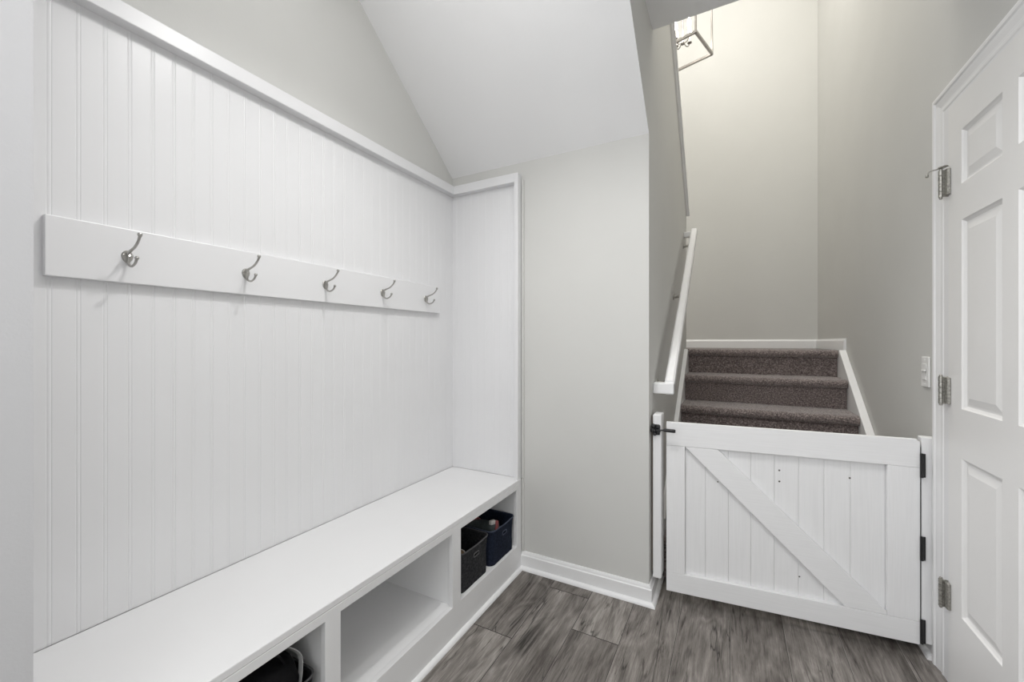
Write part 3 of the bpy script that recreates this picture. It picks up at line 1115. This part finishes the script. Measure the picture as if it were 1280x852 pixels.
for zc in (0.731, 0.417, 0.102):
    bm = bmesh.new()
    add_box(bm, (GW + 0.0005, -0.003, zc - 0.045), (GW + 0.0150, 0.0005, zc + 0.045), 0.0008, 1)
    add_lathe(bm, [(0.003, -0.046), (0.0052, -0.045), (0.0052, 0.045), (0.003, 0.046)], (GW + 0.0030, -0.004, zc), 2, 12)
    h = gobj('gate_hinge', bm, M_black)
    h['label'] = 'black gate hinge'
bm = bmesh.new()   # black strip filling the gap between the gate and its post
add_box(bm, (GW + 0.0002, 0.006, GB + 0.002), (GW + 0.0040, FT + 0.016, GT - 0.03))
s = gobj('edge_strip', bm, M_black)

hp = tag(obj('gate_post', bx((-0.022, -0.0195, 0), (0.022, 0.0195, 0.783), 0.003, 2), M_gate_v, loc=(0.6575, 2.1315, 0.054)),
         'white upright gate post carrying the black hinges beside the door casing', 'post')

post = thing('latch_post', 'white upright post on the stair wall holding the black gate latch', 'post', (-0.306, 2.03, 0.107))
bm = bmesh.new()
add_box(bm, (-0.018, -0.045, 0.0), (0.019, 0.040, 0.757), 0.005, 2)
obj('upright', bm, M_gate_v, post)
bm = bmesh.new()
add_box(bm, (-0.0285, -0.020, 0.02), (-0.0182, 0.030, 0.74), 0.001, 1)
obj('spacer', bm, M_shadow_void, post)
bm = bmesh.new()   # swing latch: clustered lobed plate, pivot, bar
zl = 0.690
yp = -0.0455
add_box(bm, (-0.020, yp - 0.004, zl - 0.026), (0.014, yp, zl + 0.022), 0.003, 1)
for (x, z, r) in ((-0.014, zl + 0.014, 0.0105), (0.006, zl + 0.012, 0.0105), (-0.016, zl - 0.006, 0.012), (0.006, zl - 0.007, 0.0115), (-0.008, zl - 0.021, 0.009)):
    add_lathe(bm, [(r, 0.0), (r, -0.006), (r * 0.75, -0.010), (r * 0.3, -0.0115)], (x, yp - 0.003, z), 1, 14)
lt = obj('latch', bm, M_black, post, smooth=True)
lt['label'] = 'black iron swing latch'
bm = bmesh.new()
add_tube(bm, [(-0.006, yp - 0.014, zl - 0.004, 0.0035), (0.014, yp - 0.018, zl - 0.001, 0.0032), (0.030, yp - 0.016, zl + 0.000, 0.0040), (0.036, yp - 0.014, zl + 0.001, 0.0078), (0.076, yp - 0.012, zl + 0.000, 0.0082), (0.082, yp - 0.0115, zl + 0.000, 0.0062)], seg=12)
obj('latch_bar', bm, M_black, lt, smooth=True)
bm = bmesh.new()
add_lathe(bm, [(0.0055, 0.0), (0.0055, -0.012), (0.0035, -0.015), (0.001, -0.0155)], (-0.006, yp - 0.010, zl - 0.004), 1, 14)
obj('pivot', bm, M_black, lt, smooth=True)

# ------------------------------------------------------------------ handrail
rail = thing('handrail', 'white square handrail sloping up the left stair wall', 'handrail', (XS, 2.09, 0.95))
hr = rail.location.copy()
ra = Vector((0, 2.065, 0.982)) ; rb = Vector((0, 3.515, 2.068))
xr0, xr1 = -0.284, -0.240
bm = bmesh.new()
d = (rb - ra).normalized()
nrm = Vector((0, -d.z, d.y))
hh = 0.026
prof = [(-0.022, -hh + .006), (-0.016, -hh), (0.016, -hh), (0.022, -hh + .006), (0.022, hh - .008), (0.014, hh), (-0.014, hh), (-0.022, hh - .008)]
rings = []
for p, ydir in ((ra, Vector((0, 0, 1))), (rb, None)):
    ring = []
    for (x, n_) in prof:
        q_ = p + nrm * n_
        if ydir is not None:                       # lower end plumb-cut
            q_ = Vector((0, ra.y, p.z + n_ * (d.y + d.z * d.z / d.y)))
        ring.append(Vector(((xr0 + xr1) / 2 + x, q_.y, q_.z)) - hr)
    rings.append(ring)
loft(bm, rings)
obj('rail', bm, M_white, rail)
bm = bmesh.new()
add_box(bm, tuple(Vector((XS + 0.001, 2.048, 0.953)) - hr), tuple(Vector((xr1, 2.092, 1.006)) - hr), 0.006, 2)
obj('wall_return', bm, M_white, rail)
bm = bmesh.new()
add_box(bm, tuple(Vector((XS + 0.001, 3.475, 2.020)) - hr), tuple(Vector((xr0 + 0.004, 3.515, 2.062)) - hr), 0.004, 2)
obj('wall_return', bm, M_white, rail)
for yb in (3.43, 2.83, 2.17):
    zb = 0.982 + (yb - 2.065) * d.z / d.y - 0.034
    bm = bmesh.new()
    add_lathe(bm, [(0.019, 0.0005), (0.019, 0.004), (0.014, 0.007), (0.007, 0.008)], tuple(Vector((XS, yb, zb - 0.032)) - hr), 0, 16)
    add_tube(bm, [tuple(Vector((XS + 0.006, yb, zb - 0.032)) - hr), tuple(Vector((XS + 0.030, yb, zb - 0.030)) - hr), tuple(Vector((XS + 0.058, yb, zb - 0.014)) - hr), tuple(Vector((XS + 0.068, yb, zb + 0.003)) - hr)], 0.0085, 10, sm=4)
    o = obj('bracket', bm, M_hinge, rail, smooth=True)
    o['label'] = 'nickel handrail bracket'
    bm = bmesh.new()
    p = Vector((XS + 0.070, yb, zb + 0.003)) - hr
    rg = []
    for s_ in (-0.028, 0.028):
        c_ = p + d * s_
        rg.append([c_ + Vector((a, 0, 0)) + nrm * b for a, b in ((-0.012, -0.002), (0.012, -0.002), (0.012, 0.003), (-0.012, 0.003))])
    loft(bm, rg)
    obj('saddle', bm, M_hinge, o)

# ------------------------------------------------------------------ light switch
sw = thing('light_switch', 'white light switch plate on the right wall beside the door casing', 'light switch', (XR, 2.208, 1.081))
bm = bmesh.new()
add_box(bm, (-0.006, -0.037, -0.060), (-0.0002, 0.037, 0.060), 0.003, 2)
obj('plate', bm, M_plastic, sw)
bm = bmesh.new()
add_prism(bm, [(-0.006, -0.032), (-0.0095, -0.030), (-0.0072, 0.0), (-0.0085, 0.032), (-0.006, 0.033)], -0.0165, 0.0165, 1)
obj('rocker', bm, M_plastic, sw, bevel=0.0006)
bm = bmesh.new()
add_box(bm, (-0.0125, -0.0165, 0.002), (-0.0075, 0.0165, 0.007), 0.001, 1)
obj('slider', bm, M_plastic, sw)
for zz in (-0.048, 0.048):
    bm = bmesh.new()
    add_lathe(bm, [(0.0034, -0.0060), (0.0030, -0.0072), (0.0008, -0.0076)], (0, 0, zz), 0, 10)
    obj('screw', bm, M_plastic, sw, smooth=True)

# ------------------------------------------------------------------ lantern over the landing
lan = thing('pendant_lantern', 'open square cage pendant lantern with candle bulbs hanging in the stairwell', 'pendant light', (-0.372, 3.776, 3.66), R(-17))
A = 0.178
HT = 0.52
bm = bmesh.new()
def frame_bar(bm, a, b, t=0.0095):
    a, b = Vector(a), Vector(b)
    dd = (b - a).normalized()
    up = Vector((0, 0, 1)) if abs(dd.z) < 0.9 else Vector((1, 0, 0))
    s1 = dd.cross(up).normalized() * t
    s2 = dd.cross(s1).normalized() * t
    loft(bm, [[a + s1 + s2, a + s1 - s2, a - s1 - s2, a - s1 + s2], [b + s1 + s2, b + s1 - s2, b - s1 - s2, b - s1 + s2]])
C4 = [(-1, -1), (1, -1), (1, 1), (-1, 1)]
for i in range(4):
    a, b = C4[i], C4[(i + 1) % 4]
    frame_bar(bm, (a[0] * A, a[1] * A, 0), (b[0] * A, b[1] * A, 0))
for k in C4:
    bmesh.ops.create_cube(bm, size=0.015, matrix=Matrix.Translation((k[0] * A, k[1] * A, 0)))
obj('bottom_frame', bm, M_lantern, lan)
B2 = A * 0.97
bm = bmesh.new()
for i in range(4):
    a, b = C4[i], C4[(i + 1) % 4]
    frame_bar(bm, (a[0] * B2, a[1] * B2, HT), (b[0] * B2, b[1] * B2, HT))
for k in C4:
    bmesh.ops.create_cube(bm, size=0.015, matrix=Matrix.Translation((k[0] * B2, k[1] * B2, HT)))
obj('top_frame', bm, M_lantern, lan)
for k in C4:
    bm = bmesh.new()
    frame_bar(bm, (k[0] * A, k[1] * A, 0.006), (k[0] * B2, k[1] * B2, HT - 0.006), 0.0065)
    obj('corner_bar', bm, M_lantern, lan)
for k in C4:
    bm = bmesh.new()
    add_tube(bm, [(k[0] * B2, k[1] * B2, HT), (k[0] * B2 * 0.5, k[1] * B2 * 0.5, HT + 0.10), (0, 0, HT + 0.17)], 0.005, 8, sm=4)
    obj('top_arm', bm, M_lantern, lan, smooth=True)
bm = bmesh.new()
add_lathe(bm, [(0.006, 0.075), (0.016, 0.082), (0.018, 0.100), (0.010, 0.115), (0.006, 0.13), (0.006, HT + 0.16), (0.014, HT + 0.17), (0.006, HT + 0.185), (0.0045, HT + 0.20), (0.0045, ZT - 3.66 - 0.02)], (0, 0, 0), 2, 14)
add_lathe(bm, [(0.062, ZT - 3.66 - 0.0005), (0.062, ZT - 3.66 - 0.012), (0.03, ZT - 3.66 - 0.03), (0.006, ZT - 3.66 - 0.035)], (0, 0, 0), 2, 24)
obj('stem', bm, M_lantern, lan, smooth=True)
for q_ in range(4):
    a = R(45 + 90 * q_ + 20)
    ca, sa = math.cos(a), math.sin(a)
    rr = 0.075
    bm = bmesh.new()
    add_tube(bm, [(0.012 * ca, 0.012 * sa, 0.100), (0.035 * ca, 0.035 * sa, 0.076), (0.060 * ca, 0.060 * sa, 0.080), (rr * ca, rr * sa, 0.108)], 0.004, 8, sm=5)
    add_lathe(bm, [(0.004, 0.104), (0.017, 0.110), (0.019, 0.114), (0.010, 0.116)], (rr * ca, rr * sa, 0), 2, 14)
    arm = obj('candle_arm', bm, M_lantern, lan, smooth=True)
    bm = bmesh.new()
    add_lathe(bm, [(0.0105, 0.114), (0.0105, 0.175), (0.008, 0.177)], (rr * ca, rr * sa, 0), 2, 14)
    obj('candle_sleeve', bm, M_candle, arm, smooth=True)
    bm = bmesh.new()
    add_lathe(bm, [(0.007, 0.177), (0.013, 0.192), (0.0165, 0.208), (0.014, 0.228), (0.007, 0.250), (0.001, 0.262)], (rr * ca, rr * sa, 0), 2, 14)
    o = obj('bulb', bm, M_bulb, arm, smooth=True)
    o['label'] = 'lit candle bulb'
BULB_NODE.inputs['Emission Strength'].default_value = P_LANT * 10
